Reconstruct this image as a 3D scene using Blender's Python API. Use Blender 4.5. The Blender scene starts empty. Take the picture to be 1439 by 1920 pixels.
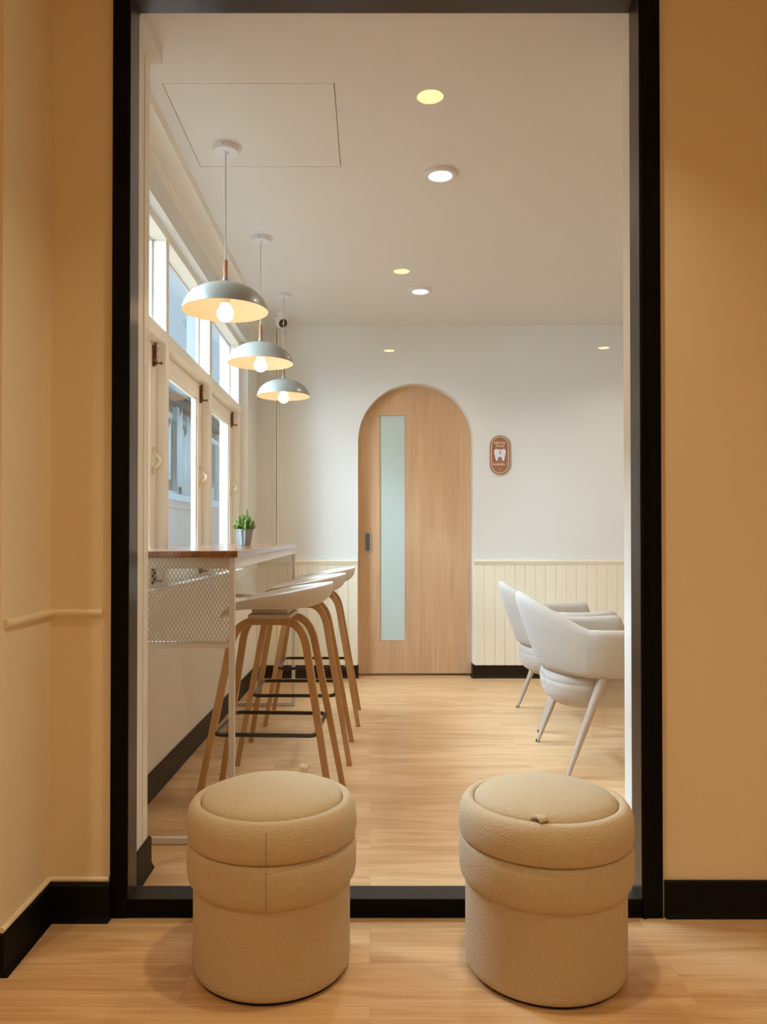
import bpy, bmesh, math, random
from mathutils import Vector, Matrix
PI = math.pi
random.seed(7)
S = bpy.context.scene
C = S.collection

# ---------------------------------------------------------------- camera, world, exposure
F = 1460.0                                    # focal length in pixels of the 1439 x 1920 frame
EYE = 1.10
cam = bpy.data.cameras.new('camera')
cam.sensor_fit = 'VERTICAL'; cam.sensor_height = 24.0
cam.lens = 24.0 * F / 1920.0
PITCH = math.radians(0.64)
cam.shift_x = 25.5 / 1920.0
cam.shift_y = (43.0 - 16.3) / 1920.0
cam.clip_start = 0.05
cam_o = bpy.data.objects.new('camera', cam); C.objects.link(cam_o)
cam_o.location = (0, 0, EYE); cam_o.rotation_euler = (PI / 2 + PITCH, 0, 0)
S.camera = cam_o

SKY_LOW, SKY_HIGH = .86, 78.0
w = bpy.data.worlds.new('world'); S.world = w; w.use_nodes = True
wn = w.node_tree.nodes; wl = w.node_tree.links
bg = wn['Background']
# bluish sky plus a bright lobe added leftward, out of view, to light indoors
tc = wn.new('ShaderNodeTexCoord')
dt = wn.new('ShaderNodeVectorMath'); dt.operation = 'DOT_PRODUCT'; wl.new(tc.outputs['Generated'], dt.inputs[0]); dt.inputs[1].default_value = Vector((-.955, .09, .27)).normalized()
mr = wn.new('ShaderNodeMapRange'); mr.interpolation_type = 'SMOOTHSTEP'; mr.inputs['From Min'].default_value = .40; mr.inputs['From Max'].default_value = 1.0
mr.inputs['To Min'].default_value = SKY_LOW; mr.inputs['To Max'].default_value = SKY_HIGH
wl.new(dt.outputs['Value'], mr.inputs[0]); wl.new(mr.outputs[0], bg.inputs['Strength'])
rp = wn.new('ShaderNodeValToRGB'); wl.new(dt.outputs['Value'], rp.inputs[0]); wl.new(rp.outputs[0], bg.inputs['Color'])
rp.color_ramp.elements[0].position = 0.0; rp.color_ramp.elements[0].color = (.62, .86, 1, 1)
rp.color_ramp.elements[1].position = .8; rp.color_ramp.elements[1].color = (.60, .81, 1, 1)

S.view_settings.view_transform = 'Standard'; S.view_settings.look = 'None'
S.view_settings.gamma = 1; S.view_settings.use_curve_mapping = False
S.view_settings.exposure = 0.14
S.cycles.use_denoising = True
S.cycles.max_bounces = 14; S.cycles.diffuse_bounces = 8; S.cycles.transparent_max_bounces = 24
S.cycles.sample_clamp_indirect = 6.0

# strengths of the lamps (used by the lamp builders below)
P_NEAR = 5.7; P_INNER = 5.0; BULB = 9.0
NEAR_COL = (1.0, .87, .59); INNER_COL = (1.0, .93, .80)

# portal for the daylight through the window wall (a sampling aid, gives no light itself)
pl = bpy.data.lights.new('window_daylight', 'AREA'); pl.shape = 'RECTANGLE'; pl.size = 1.62; pl.size_y = 3.1
pl.cycles.is_portal = True
po = bpy.data.objects.new('window_daylight', pl); C.objects.link(po)
po.location = (-1.06, 4.05, 1.65); po.rotation_euler = (0, -PI / 2, 0)
po.rotation_euler = Matrix(((0, 0, -1), (0, 1, 0), (1, 0, 0))).to_euler()     # -Z looks to +X

# ---------------------------------------------------------------- materials
def srgb(r, g, b):
    f = lambda c: (c / 255 / 12.92) if c / 255 <= .04045 else ((c / 255 + .055) / 1.055) ** 2.4
    return (f(r), f(g), f(b), 1)

def mat(name, col, rough=.6, metal=0, spec=.5, bump=0, bscale=200, bdist=.001, var=0, vscale=5, sheen=0, emit=None, estr=0, coat=0):
    m = bpy.data.materials.new(name); m.use_nodes = True
    n = m.node_tree.nodes; l = m.node_tree.links; p = n['Principled BSDF']
    p.inputs['Base Color'].default_value = col
    p.inputs['Roughness'].default_value = rough; p.inputs['Metallic'].default_value = metal
    p.inputs['Specular IOR Level'].default_value = spec
    p.inputs['Sheen Weight'].default_value = sheen; p.inputs['Coat Weight'].default_value = coat
    if emit: p.inputs['Emission Color'].default_value = emit; p.inputs['Emission Strength'].default_value = estr
    t = n.new('ShaderNodeTexCoord')
    if var:
        no = n.new('ShaderNodeTexNoise'); no.inputs['Scale'].default_value = vscale; no.inputs['Detail'].default_value = 4
        mx = n.new('ShaderNodeMix'); mx.data_type = 'RGBA'
        l.new(t.outputs['Object'], no.inputs['Vector']); l.new(no.outputs[0], mx.inputs['Factor'])
        mx.inputs['A'].default_value = tuple(c * (1 - var) for c in col[:3]) + (1,)
        mx.inputs['B'].default_value = tuple(min(1, c * (1 + var)) for c in col[:3]) + (1,)
        l.new(mx.outputs['Result'], p.inputs['Base Color'])
    if bump:
        no = n.new('ShaderNodeTexNoise'); no.inputs['Scale'].default_value = bscale; no.inputs['Detail'].default_value = 5
        b = n.new('ShaderNodeBump'); b.inputs['Strength'].default_value = bump; b.inputs['Distance'].default_value = bdist
        l.new(t.outputs['Object'], no.inputs['Vector']); l.new(no.outputs[0], b.inputs['Height']); l.new(b.outputs[0], p.inputs['Normal'])
    return m

def wood(name, c1, c2, scale=(1, 1, 1), grain=1.0, rough=.45, planks=None, coat=0, bump=.15):
    """grain runs along the axis with the smallest scale; planks=(length, width) cuts boards along X"""
    m = bpy.data.materials.new(name); m.use_nodes = True
    n = m.node_tree.nodes; l = m.node_tree.links; p = n['Principled BSDF']
    t = n.new('ShaderNodeTexCoord'); src = t.outputs['Object']
    if planks:
        br = n.new('ShaderNodeTexBrick'); br.inputs['Scale'].default_value = 1
        br.inputs['Brick Width'].default_value = planks[0]; br.inputs['Row Height'].default_value = planks[1]
        br.inputs['Mortar Size'].default_value = .0005; br.inputs['Mortar Smooth'].default_value = .3; br.offset = .37; br.offset_frequency = 2
        br.inputs['Color1'].default_value = (0, 0, 0, 1); br.inputs['Color2'].default_value = (1, 1, 1, 1); br.inputs['Mortar'].default_value = (.5, .5, .5, 1)
        l.new(src, br.inputs['Vector'])
        sc = n.new('ShaderNodeVectorMath'); sc.operation = 'MULTIPLY'; l.new(br.outputs['Color'], sc.inputs[0]); sc.inputs[1].default_value = (13.7, 7.1, 3.3)
        ad = n.new('ShaderNodeVectorMath'); ad.operation = 'ADD'; l.new(src, ad.inputs[0]); l.new(sc.outputs[0], ad.inputs[1]); src = ad.outputs[0]
    mp = n.new('ShaderNodeMapping'); mp.inputs['Scale'].default_value = scale; l.new(src, mp.inputs[0])
    a = n.new('ShaderNodeTexNoise'); a.inputs['Scale'].default_value = 1; a.inputs['Detail'].default_value = 3; a.inputs['Distortion'].default_value = .6
    l.new(mp.outputs[0], a.inputs['Vector'])
    # cathedral figure: contour bands of a stretched noise
    mu = n.new('ShaderNodeMath'); mu.operation = 'MULTIPLY'; mu.inputs[1].default_value = 26; l.new(a.outputs[0], mu.inputs[0])
    si = n.new('ShaderNodeMath'); si.operation = 'SINE'; l.new(mu.outputs[0], si.inputs[0])
    mp2 = n.new('ShaderNodeMapping'); mp2.inputs['Scale'].default_value = tuple(s * 9 if s > 3 else s * 1.6 for s in scale); l.new(src, mp2.inputs[0])
    b = n.new('ShaderNodeTexNoise'); b.inputs['Scale'].default_value = 1.6; b.inputs['Detail'].default_value = 6; l.new(mp2.outputs[0], b.inputs['Vector'])
    k1 = n.new('ShaderNodeMath'); k1.operation = 'MULTIPLY_ADD'; k1.inputs[1].default_value = .17 * grain; k1.inputs[2].default_value = 0; l.new(si.outputs[0], k1.inputs[0])
    k2 = n.new('ShaderNodeMath'); k2.operation = 'MULTIPLY_ADD'; k2.inputs[1].default_value = 1.1; l.new(b.outputs[0], k2.inputs[0]); l.new(k1.outputs[0], k2.inputs[2])
    k3 = n.new('ShaderNodeMath'); k3.operation = 'MULTIPLY_ADD'; k3.inputs[1].default_value = .5; l.new(a.outputs[0], k3.inputs[0]); l.new(k2.outputs[0], k3.inputs[2])
    if planks:
        k4 = n.new('ShaderNodeMath'); k4.operation = 'MULTIPLY_ADD'; k4.inputs[1].default_value = .16; l.new(br.outputs['Color'], k4.inputs[0]); l.new(k3.outputs[0], k4.inputs[2]); k3 = k4
    r = n.new('ShaderNodeMapRange'); r.inputs['From Min'].default_value = .38; r.inputs['From Max'].default_value = 1.25; l.new(k3.outputs[0], r.inputs[0])
    mx = n.new('ShaderNodeMix'); mx.data_type = 'RGBA'; mx.inputs['A'].default_value = c1; mx.inputs['B'].default_value = c2
    l.new(r.outputs[0], mx.inputs['Factor']); out = mx.outputs['Result']
    if planks:
        m2 = n.new('ShaderNodeMix'); m2.data_type = 'RGBA'; m2.inputs['B'].default_value = tuple(c * .86 for c in c1[:3]) + (1,)
        l.new(br.outputs['Fac'], m2.inputs['Factor']); l.new(out, m2.inputs['A']); out = m2.outputs['Result']
    l.new(out, p.inputs['Base Color'])
    p.inputs['Roughness'].default_value = rough; p.inputs['Coat Weight'].default_value = coat; p.inputs['Coat Roughness'].default_value = .15
    bu = n.new('ShaderNodeBump'); bu.inputs['Strength'].default_value = bump; bu.inputs['Distance'].default_value = .0006
    l.new(b.outputs[0], bu.inputs['Height']); l.new(bu.outputs[0], p.inputs['Normal'])
    return m

def glass(name, tint=(1, 1, 1, 1), ior=1.5):
    m = bpy.data.materials.new(name); m.use_nodes = True
    n = m.node_tree.nodes; l = m.node_tree.links; n.remove(n['Principled BSDF'])
    o = n['Material Output']; fr = n.new('ShaderNodeFresnel'); fr.inputs[0].default_value = ior
    tr = n.new('ShaderNodeBsdfTransparent'); tr.inputs[0].default_value = tint
    gl = n.new('ShaderNodeBsdfGlossy'); gl.inputs['Roughness'].default_value = 0.0
    ge = n.new('ShaderNodeNewGeometry'); iv = n.new('ShaderNodeMath'); iv.operation = 'SUBTRACT'; iv.inputs[0].default_value = 1
    l.new(ge.outputs['Backfacing'], iv.inputs[1])
    mu = n.new('ShaderNodeMath'); mu.operation = 'MULTIPLY'; l.new(fr.outputs[0], mu.inputs[0]); l.new(iv.outputs[0], mu.inputs[1])
    mx = n.new('ShaderNodeMixShader'); l.new(mu.outputs[0], mx.inputs[0]); l.new(tr.outputs[0], mx.inputs[1]); l.new(gl.outputs[0], mx.inputs[2])
    l.new(mx.outputs[0], o.inputs['Surface'])
    return m

def fabric(name, col, weave=False):
    m = mat(name, col, rough=.95, spec=.15, sheen=.2, var=.13, vscale=130, bump=.9, bscale=260, bdist=.004)
    if weave:
        n = m.node_tree.nodes; l = m.node_tree.links; p = n['Principled BSDF']
        t = n.new('ShaderNodeTexCoord'); hs = []
        for ax in (0, 2):
            wv = n.new('ShaderNodeTexWave'); wv.bands_direction = 'XYZ'[ax]; wv.inputs['Scale'].default_value = 58; wv.inputs['Distortion'].default_value = 3.0
            wv.inputs['Detail'].default_value = 3; wv.inputs['Detail Scale'].default_value = .8
            l.new(t.outputs['Object'], wv.inputs['Vector']); hs.append(wv.outputs['Fac'])
        mu = n.new('ShaderNodeMath'); mu.operation = 'ADD'; l.new(hs[0], mu.inputs[0]); l.new(hs[1], mu.inputs[1])
        r = n.new('ShaderNodeMapRange'); r.inputs['From Max'].default_value = 2; r.inputs['To Min'].default_value = .64; r.inputs['To Max'].default_value = 1.18
        l.new(mu.outputs[0], r.inputs[0])
        vm = n.new('ShaderNodeMix'); vm.data_type = 'RGBA'; vm.blend_type = 'MULTIPLY'; vm.inputs['Factor'].default_value = 1
        vm.inputs['A'].default_value = col; l.new(r.outputs[0], vm.inputs['B']); l.new(vm.outputs['Result'], p.inputs['Base Color'])
        b = n.new('ShaderNodeBump'); b.inputs['Strength'].default_value = .5; b.inputs['Distance'].default_value = .001
        l.new(mu.outputs[0], b.inputs['Height']); l.new(b.outputs[0], p.inputs['Normal'])
    return m

M = {}
M['paint_near'] = mat('warm_cream_paint', srgb(238, 222, 192), .75, spec=.25, bump=.06, bscale=350, var=.015, vscale=2)
M['paint'] = mat('off_white_paint', srgb(226, 226, 222), .7, spec=.3, bump=.05, bscale=350, var=.01, vscale=2)
M['ceiling'] = mat('ceiling_paint', srgb(224, 222, 219), .8, spec=.2, var=.01, vscale=2)
M['wains'] = mat('wainscot_paint', srgb(238, 230, 208), .55, spec=.35)
M['trimw'] = mat('satin_white_paint', srgb(236, 231, 220), .45, spec=.4)
M['base'] = mat('black_vinyl_baseboard', srgb(9, 8, 7), .5, spec=.15, bump=.1, bscale=90)
M['frame'] = mat('black_satin_aluminium', srgb(5, 4, 3), .5, metal=0, spec=.12, bump=.03, bscale=20)
M['jamb'] = mat('brown_black_anodised_metal', srgb(72, 63, 58), .3, metal=.75, spec=.6)
M['floor'] = wood('oak_plank_floor', srgb(186, 140, 92), srgb(222, 184, 138), (1.1, 8, 1), 1.0, .42, planks=(1.22, .183), coat=.12)
M['door'] = wood('light_oak_veneer', srgb(186, 146, 108), srgb(214, 178, 140), (9, 9, .8), .5, .5, bump=.05)
M['leg'] = wood('honey_beech', srgb(160, 116, 66), srgb(196, 150, 96), (40, 40, 3), .4, .42)
M['top'] = wood('walnut_brown_top', srgb(104, 60, 36), srgb(150, 95, 60), (14, 2.2, 14), 1.0, .22, coat=.6, bump=.05)
M['stem'] = wood('pendant_stem_wood', srgb(150, 105, 72), srgb(180, 134, 98), (60, 60, 8), .4, .5)
M['signw'] = wood('sign_brown_wood', srgb(136, 88, 62), srgb(170, 118, 86), (30, 30, 5), .5, .6)
M['glass'] = glass('clear_glass'); M['wglass'] = glass('window_glass', (.96, .985, 1, 1))
M['frost'] = mat('frosted_mint_glass', srgb(194, 212, 209), .25, spec=.5, coat=.3)
M['shell'] = mat('warm_grey_plastic', srgb(208, 199, 188), .6, spec=.3)
M['mount'] = mat('beige_plastic_mount', srgb(190, 178, 162), .5)
M['black_tube'] = mat('black_steel_tube', srgb(26, 25, 24), .28, metal=.6)
M['steel'] = mat('brushed_steel', srgb(176, 170, 160), .4, metal=.55)
M['tframe'] = mat('white_powder_coat', srgb(214, 207, 198), .45)
M['wire'] = mat('dull_white_wire', srgb(176, 166, 156), .5)
M['otto'] = fabric('sand_boucle_velour', srgb(208, 188, 156))
M['otto_s'] = fabric('sand_stitch', srgb(160, 132, 98))
M['chair'] = fabric('oat_linen_weave', srgb(200, 190, 177), True)
M['chairleg'] = mat('taupe_metal', srgb(186, 171, 156), .38, metal=.2)
M['rubber'] = mat('black_rubber', srgb(20, 19, 18), .7)
M['shade'] = mat('putty_enamel', srgb(140, 138, 127), .38, spec=.5, coat=.15)
M['shadein'] = mat('white_enamel_lining', srgb(240, 226, 200), .5)
M['canopy'] = mat('white_plastic', srgb(226, 224, 230), .45)
M['cord'] = mat('grey_white_cord', srgb(196, 194, 198), .6)
M['bulb'] = mat('lit_bulb', (1, 1, 1, 1), .4, emit=(1, .76, .45, 1), estr=BULB)
M['lens_in'] = mat('lit_lens_white', (1, 1, 1, 1), .4, emit=(1, .93, .78, 1), estr=3.0)
M['lens_near'] = mat('lit_lens_warm', (1, 1, 1, 1), .4, emit=(1, .80, .30, 1), estr=24)
M['brass'] = mat('aged_bronze', srgb(122, 74, 52), .4, metal=.7)
M['cream_handle'] = mat('cream_handle', srgb(226, 205, 176), .4)
M['signtxt'] = mat('cream_lettering', srgb(240, 212, 188), .5)
M['tooth'] = mat('white_enamel_sign', srgb(228, 226, 236), .4)
M['grey'] = mat('grey_numeral', srgb(96, 100, 98), .5)
M['pot'] = mat('zinc_pot', srgb(136, 144, 146), .35, metal=.7)
M['soil'] = mat('soil', srgb(58, 44, 32), .9)
M['leaf'] = mat('fresh_green_needles', srgb(120, 142, 62), .6, var=.4, vscale=60)
M['camw'] = mat('camera_white_shell', srgb(230, 230, 228), .35)
M['camb'] = mat('camera_black_glass', srgb(14, 14, 16), .12, coat=.5)
M['pink'] = mat('pink_facade', srgb(244, 214, 200), .7)
M['facw'] = mat('facade_white', srgb(240, 243, 243), .6)
M['curt'] = mat('grey_brown_curtain', srgb(168, 158, 150), .8, var=.25, vscale=3)
M['sheet'] = mat('pale_blue_white_sheet', srgb(238, 246, 250), .6, var=.08, vscale=2)
M['dkbeam'] = mat('dark_beam', srgb(96, 86, 80), .7)
M['asph'] = mat('pavement', srgb(190, 188, 184), .9, var=.1, vscale=3)

# ---------------------------------------------------------------- helpers
def finish(name, bm, m, parent=None, smooth=None, bevel=0, subsurf=0, solid=0, kind=None, label=None, cat=None, group=None, loc=None, bseg=2):
    bmesh.ops.recalc_face_normals(bm, faces=bm.faces)
    me = bpy.data.meshes.new(name); bm.to_mesh(me); bm.free()
    for mm in (m if isinstance(m, (list, tuple)) else [m]): me.materials.append(mm)
    if smooth is not None:
        for p in me.polygons: p.use_smooth = True
        me.set_sharp_from_angle(angle=math.radians(smooth))
    o = bpy.data.objects.new(name, me); C.objects.link(o)
    if parent: o.parent = parent
    if loc: o.location = loc
    if solid:
        q = o.modifiers.new('solid', 'SOLIDIFY'); q.thickness = solid; q.offset = 0
    if bevel:
        q = o.modifiers.new('bevel', 'BEVEL'); q.width = bevel; q.segments = bseg; q.limit_method = 'ANGLE'; q.angle_limit = math.radians(35)
        q.harden_normals = False
    if subsurf:
        q = o.modifiers.new('subsurf', 'SUBSURF'); q.levels = subsurf; q.render_levels = subsurf
    tag(o, label, cat, group, kind)
    return o

def tag(o, label=None, cat=None, group=None, kind=None):
    if label: o['label'] = label
    if cat: o['category'] = cat
    if group: o['group'] = group
    if kind: o['kind'] = kind
    return o

def empty(name, loc, label, cat, group=None, rz=0, kind=None):
    o = bpy.data.objects.new(name, None); C.objects.link(o); o.empty_display_size = .05
    o.location = loc; o.rotation_euler = (0, 0, rz)
    return tag(o, label, cat, group, kind)

def dup(root, loc, label, rz=0):
    r = root.copy(); C.objects.link(r); r.location = loc; r.rotation_euler = (0, 0, rz); r['label'] = label
    for ch in list(root.children):
        c = ch.copy(); C.objects.link(c); c.parent = r
        for g in list(ch.children):
            d = g.copy(); C.objects.link(d); d.parent = c
    return r

def box(bm, x0, x1, y0, y1, z0, z1):
    v = [bm.verts.new((x, y, z)) for x in (x0, x1) for y in (y0, y1) for z in (z0, z1)]
    for f in ((0, 1, 3, 2), (4, 6, 7, 5), (0, 4, 5, 1), (2, 3, 7, 6), (0, 2, 6, 4), (1, 5, 7, 3)):
        bm.faces.new([v[i] for i in f])
    return bm

def BX(*a):
    bm = bmesh.new(); box(bm, *a); return bm

def prism(bm, poly, axis, a, b):
    """extrude the 2D outline along axis from a to b; poly gives the two other coordinates in xyz order"""
    def P(u, v, t):
        return {'x': (t, u, v), 'y': (u, t, v), 'z': (u, v, t)}[axis]
    A = [bm.verts.new(P(u, v, a)) for u, v in poly]; B = [bm.verts.new(P(u, v, b)) for u, v in poly]
    n = len(poly)
    bm.faces.new(A); bm.faces.new(B[::-1])
    for i in range(n): bm.faces.new((A[i], A[(i + 1) % n], B[(i + 1) % n], B[i]))
    return bm

def lathe(bm, prof, c=(0, 0, 0), seg=48, mats=None):
    rows = []
    for r, z in prof:
        if r < 1e-6: rows.append([bm.verts.new((c[0], c[1], c[2] + z))])
        else: rows.append([bm.verts.new((c[0] + r * math.cos(2 * PI * i / seg), c[1] + r * math.sin(2 * PI * i / seg), c[2] + z)) for i in range(seg)])
    for k in range(len(rows) - 1):
        a, b = rows[k], rows[k + 1]
        for i in range(seg):
            j = (i + 1) % seg
            vs = [a[i % len(a)], a[j % len(a)], b[j % len(b)], b[i % len(b)]]
            u = []
            for v in vs:
                if v not in u: u.append(v)
            if len(u) > 2:
                f = bm.faces.new(u)
                if mats: f.material_index = mats[k]
    return bm

def sweep(bm, pts, sec, up=(0, 0, 1), closed=False, cap=True):
    """sec: list of (a,b) or function(i)->list; a along side, b along normal"""
    pts = [Vector(p) for p in pts]; n = len(pts); up = Vector(up); rings = []
    for i, p in enumerate(pts):
        if closed: t = (pts[(i + 1) % n] - pts[i - 1])
        else: t = pts[min(i + 1, n - 1)] - pts[max(i - 1, 0)]
        t.normalize(); s = up.cross(t)
        if s.length < 1e-4: s = Vector((1, 0, 0)).cross(t)
        s.normalize(); q = t.cross(s)
        sc = sec(i) if callable(sec) else sec
        rings.append([bm.verts.new(p + s * a + q * b) for a, b in sc])
    m = len(rings[0])
    for i in range(n if closed else n - 1):
        a, b = rings[i], rings[(i + 1) % n]
        for j in range(m): bm.faces.new((a[j], a[(j + 1) % m], b[(j + 1) % m], b[j]))
    if cap and not closed: bm.faces.new(rings[0][::-1]); bm.faces.new(rings[-1])
    return bm

def circ(r, n=10): return [(r * math.cos(2 * PI * i / n), r * math.sin(2 * PI * i / n)) for i in range(n)]
def rect(w_, h_): return [(-w_ / 2, -h_ / 2), (w_ / 2, -h_ / 2), (w_ / 2, h_ / 2), (-w_ / 2, h_ / 2)]

def bez(p0, p1, p2, n=8):
    p0, p1, p2 = map(Vector, (p0, p1, p2))
    return [p0 * (1 - t) ** 2 + p1 * 2 * t * (1 - t) + p2 * t * t for t in [i / n for i in range(n + 1)]]

# ---------------------------------------------------------------- sizes of the place (metres, y = depth from camera)
H = 2.718
YF0, YF1 = 2.245, 2.33            # black glazed frame, front and rear
XL0, XL1 = -.747, -.695           # left stile
XR0, XR1 = .781, .842             # right stile
YW = 2.26                         # near room face of the partition
YB = 2.575                        # inner room face of the partition
YFAR = 6.0                        # far wall

def st(name, bm, m, label, cat, **k): return finish(name, bm, m, kind='structure', label=label, cat=cat, **k)

# floor and ceilings
st('floor', BX(-2.2, 3.4, -3.2, 6.3, -.08, 0), M['floor'], 'light oak plank floor running through both rooms', 'floor')
AX0, AX1, AY0, AY1 = -.743, -.13, 2.775, 3.402     # access hatch
bm = bmesh.new(); g = .0028
box(bm, -1.02, 3.4, 2.33, AY0 - g, H, H + .03); box(bm, -1.02, 3.4, AY1 + g, 6.3, H, H + .03)
box(bm, -1.02, AX0 - g, AY0 - g, AY1 + g, H, H + .03); box(bm, AX1 + g, 3.4, AY0 - g, AY1 + g, H, H + .03)
box(bm, -1.02, 3.4, 2.33, 6.3, H + .032, H + .08)
st('ceiling', bm, M['ceiling'], 'off-white flat ceiling of the waiting room with a hatch outline', 'ceiling')
st('ceiling', BX(-2.2, 3.4, -3.2, 2.3, H, H + .08), M['ceiling'], 'ceiling of the near room above the camera', 'ceiling')
finish('access_hatch', BX(AX0, AX1, AY0, AY1, H + .0005, H + .02), M['ceiling'], label='square white access hatch set flush in the ceiling above the nearest pendant', cat='ceiling hatch')

# partition with the big opening
st('wall_partition_left', BX(-2.2, -.735, YW, YB, 0, H), M['paint_near'], 'cream partition wall left of the black glazed frame', 'wall')
st('wall_partition_right', BX(.842, 3.4, YW, YB - .008, 0, H), M['paint_near'], 'tan lit cream partition wall right of the black glazed frame', 'wall')
st('wall_partition_top', BX(-.76, .86, YW, YF1, 2.705, H + .01), M['paint_near'], 'narrow strip of wall above the black glazed frame', 'wall')
# near left pier that comes towards the camera
st('wall_near_left', BX(-2.2, -.926, 1.955, YW + .01, 0, H), M['paint_near'], 'cream wall pier at the left edge, corner toward the camera', 'wall')
st('wall_rear', BX(-2.2, 3.4, -3.25, -3.15, 0, H), M['paint_near'], 'cream wall behind the camera', 'wall')
st('wall_near_far_left', BX(-2.25, -2.15, -3.2, 2.0, 0, H), M['paint_near'], 'cream side wall of the near room, outside the picture', 'wall')
st('wall_near_right', BX(2.75, 2.85, -3.2, 2.3, 0, H), M['paint_near'], 'cream side wall of the near room on the right, outside the picture', 'wall')
st('wall_inner_right', BX(2.9, 3.0, 2.5, 6.05, 0, H), M['paint'], 'off-white side wall of the waiting room behind the armchairs, outside the picture', 'wall')

# return face paint (white) on the left and right reveals of the opening
st('trim_1', BX(-.7375, -.7335, YF1 + .003, YB + .001, .0, H), M['trimw'], 'white reveal of the opening at its left side', 'trim')
st('trim_2', BX(.8385, .8425, YF1 + .003, YB - .007, .0, H), M['trimw'], 'bright white reveal of the opening at its right side', 'trim')
bm = BX(-.7345, -.731, 2.515, 2.535, .11, 2.664)
st('trim_3', bm, M['trimw'], 'thin vertical bead near the edge of the left reveal', 'trim')
bm = prism(bmesh.new(), [(-.7355, H), (-.7355, 2.664), (-.694, 2.664), (-.690, 2.672), (-.690, H)], 'y', 2.331, YB)
st('trim_4', bm, M['ceiling'], 'short boxed cornice at the top of the left reveal', 'trim')

# far wall with arched doorway
DX0, DX1 = -.0918, .797; DR = (DX1 - DX0) / 2; DCX = (DX0 + DX1) / 2; DZS = 2.269 - DR
arc = [(DCX - DR * math.cos(PI * i / 48), DZS + DR * math.sin(PI * i / 48)) for i in range(49)]
bm = prism(bmesh.new(), [(-1.02, 0), (DX0, 0)] + arc + [(DX1, 0), (3.0, 0), (3.0, H), (-1.02, H)], 'y', YFAR, YFAR + .14)
st('wall_far', bm, M['paint'], 'off-white far wall with the arched doorway', 'wall', smooth=30)
st('wall_behind_door', BX(-1.2, 2.2, YFAR + .2, YFAR + .25, 0, H), M['paint'], 'wall closing the pocket behind the sliding door', 'wall')

# wainscot boards
def wainscot(name, x0, x1, label):
    bm = bmesh.new(); p = .0785; zt = .883; t = .012; x = x0
    n = int((x1 - x0) / p) + 1
    for i in range(n):
        a = x0 + i * p; b = min(a + p, x1)
        if b - a < .01: break
        c = .0025
        prism(bm, [(a + .0006, YFAR + .003), (a + .0006, YFAR - t + c), (a + c, YFAR - t), (b - c, YFAR - t), (b - .0006, YFAR - t + c), (b - .0006, YFAR + .003)], 'z', .09, zt)
    return st(name, bm, M['wains'], label, 'wall panelling')
wainscot('trim_5', -.872, DX0 - .002, 'cream tongue and groove wainscot left of the arched door')
wainscot('trim_6', DX1 + .006, 2.9, 'cream tongue and groove wainscot right of the arched door')
def rail(name, x0, x1, label):
    prof = [(YFAR, .872), (YFAR - .015, .872), (YFAR - .018, .88), (YFAR - .018, .888), (YFAR - .026, .893), (YFAR - .026, .903), (YFAR - .022, .907), (YFAR, .907)]
    return st(name, prism(bmesh.new(), prof, 'x', x0, x1), M['wains'], label, 'chair rail')
rail('trim_7', -.872, DX0 - .002, 'chair rail capping the wainscot left of the arched door')
rail('trim_8', DX1 + .003, 2.9, 'chair rail capping the wainscot right of the arched door')

# boxed riser in the far left corner with its vertical beads
bm = bmesh.new(); box(bm, -.88, -.735, YFAR - .01, YFAR + .002, .907, H - .035)
box(bm, -.90, -.715, YFAR - .04, YFAR + .002, H - .035, H)
st('trim_9', bm, M['paint'], 'shallow boxed strip in the far left corner of the waiting room', 'trim')
bm = bmesh.new(); box(bm, -.735, -.722, YFAR - .022, YFAR + .002, .907, H - .035); box(bm, -.715, -.700, YFAR - .022, YFAR + .002, .907, H - .035)
st('trim_10', bm, M['trimw'], 'vertical conduit cover strip on the far wall beside the corner', 'trim')

# left window wall: slanted lower wall, lintel, pier
bm = prism(bmesh.new(), [(-1.02, YB - .05), (-.938, YB - .05), (-.872, YFAR + .01), (-1.02, YFAR + .01)], 'z', 0, .845)
st('wall_left_lower', bm, M['trimw'], 'white low wall under the windows on the left', 'wall')
bm = prism(bmesh.new(), [(-1.04, YB - .05), (-.928, YB - .05), (-.862, YFAR + .0), (-1.04, YFAR + .0)], 'z', .845, .868)
st('trim_11', bm, M['trimw'], 'white sill ledge running under the casement windows', 'window sill', bevel=.003)
st('wall_left_lintel', BX(-1.02, -.875, YB - .05, YFAR + .01, 2.473, H), M['paint'], 'white wall band above the transom windows', 'wall')
st('wall_left_pier', BX(-1.02, -.868, 5.52, YFAR + .01, .868, H), M['paint'], 'white wall pier between the last window and the far corner', 'wall')
st('wall_left_jamb', BX(-1.02, -.90, YB - .1, 2.62, .868, H), M['paint'], 'white wall at the near end of the windows, behind the partition', 'wall')
cx = -.875
prof = [(cx - .01, 2.578), (cx + .006, 2.578), (cx + .010, 2.584), (cx + .010, 2.604), (cx + .016, 2.61), (cx + .018, 2.622), (cx + .014, 2.63), (cx + .022, 2.64),
        (cx + .034, 2.662), (cx + .052, 2.68), (cx + .07, 2.687), (cx + .072, 2.70), (cx + .078, H), (cx - .01, H)]
st('trim_12', prism(bmesh.new(), prof, 'y', YB - .05, YFAR), M['trimw'], 'stepped crown moulding along the window wall', 'crown moulding', smooth=25)

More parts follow.
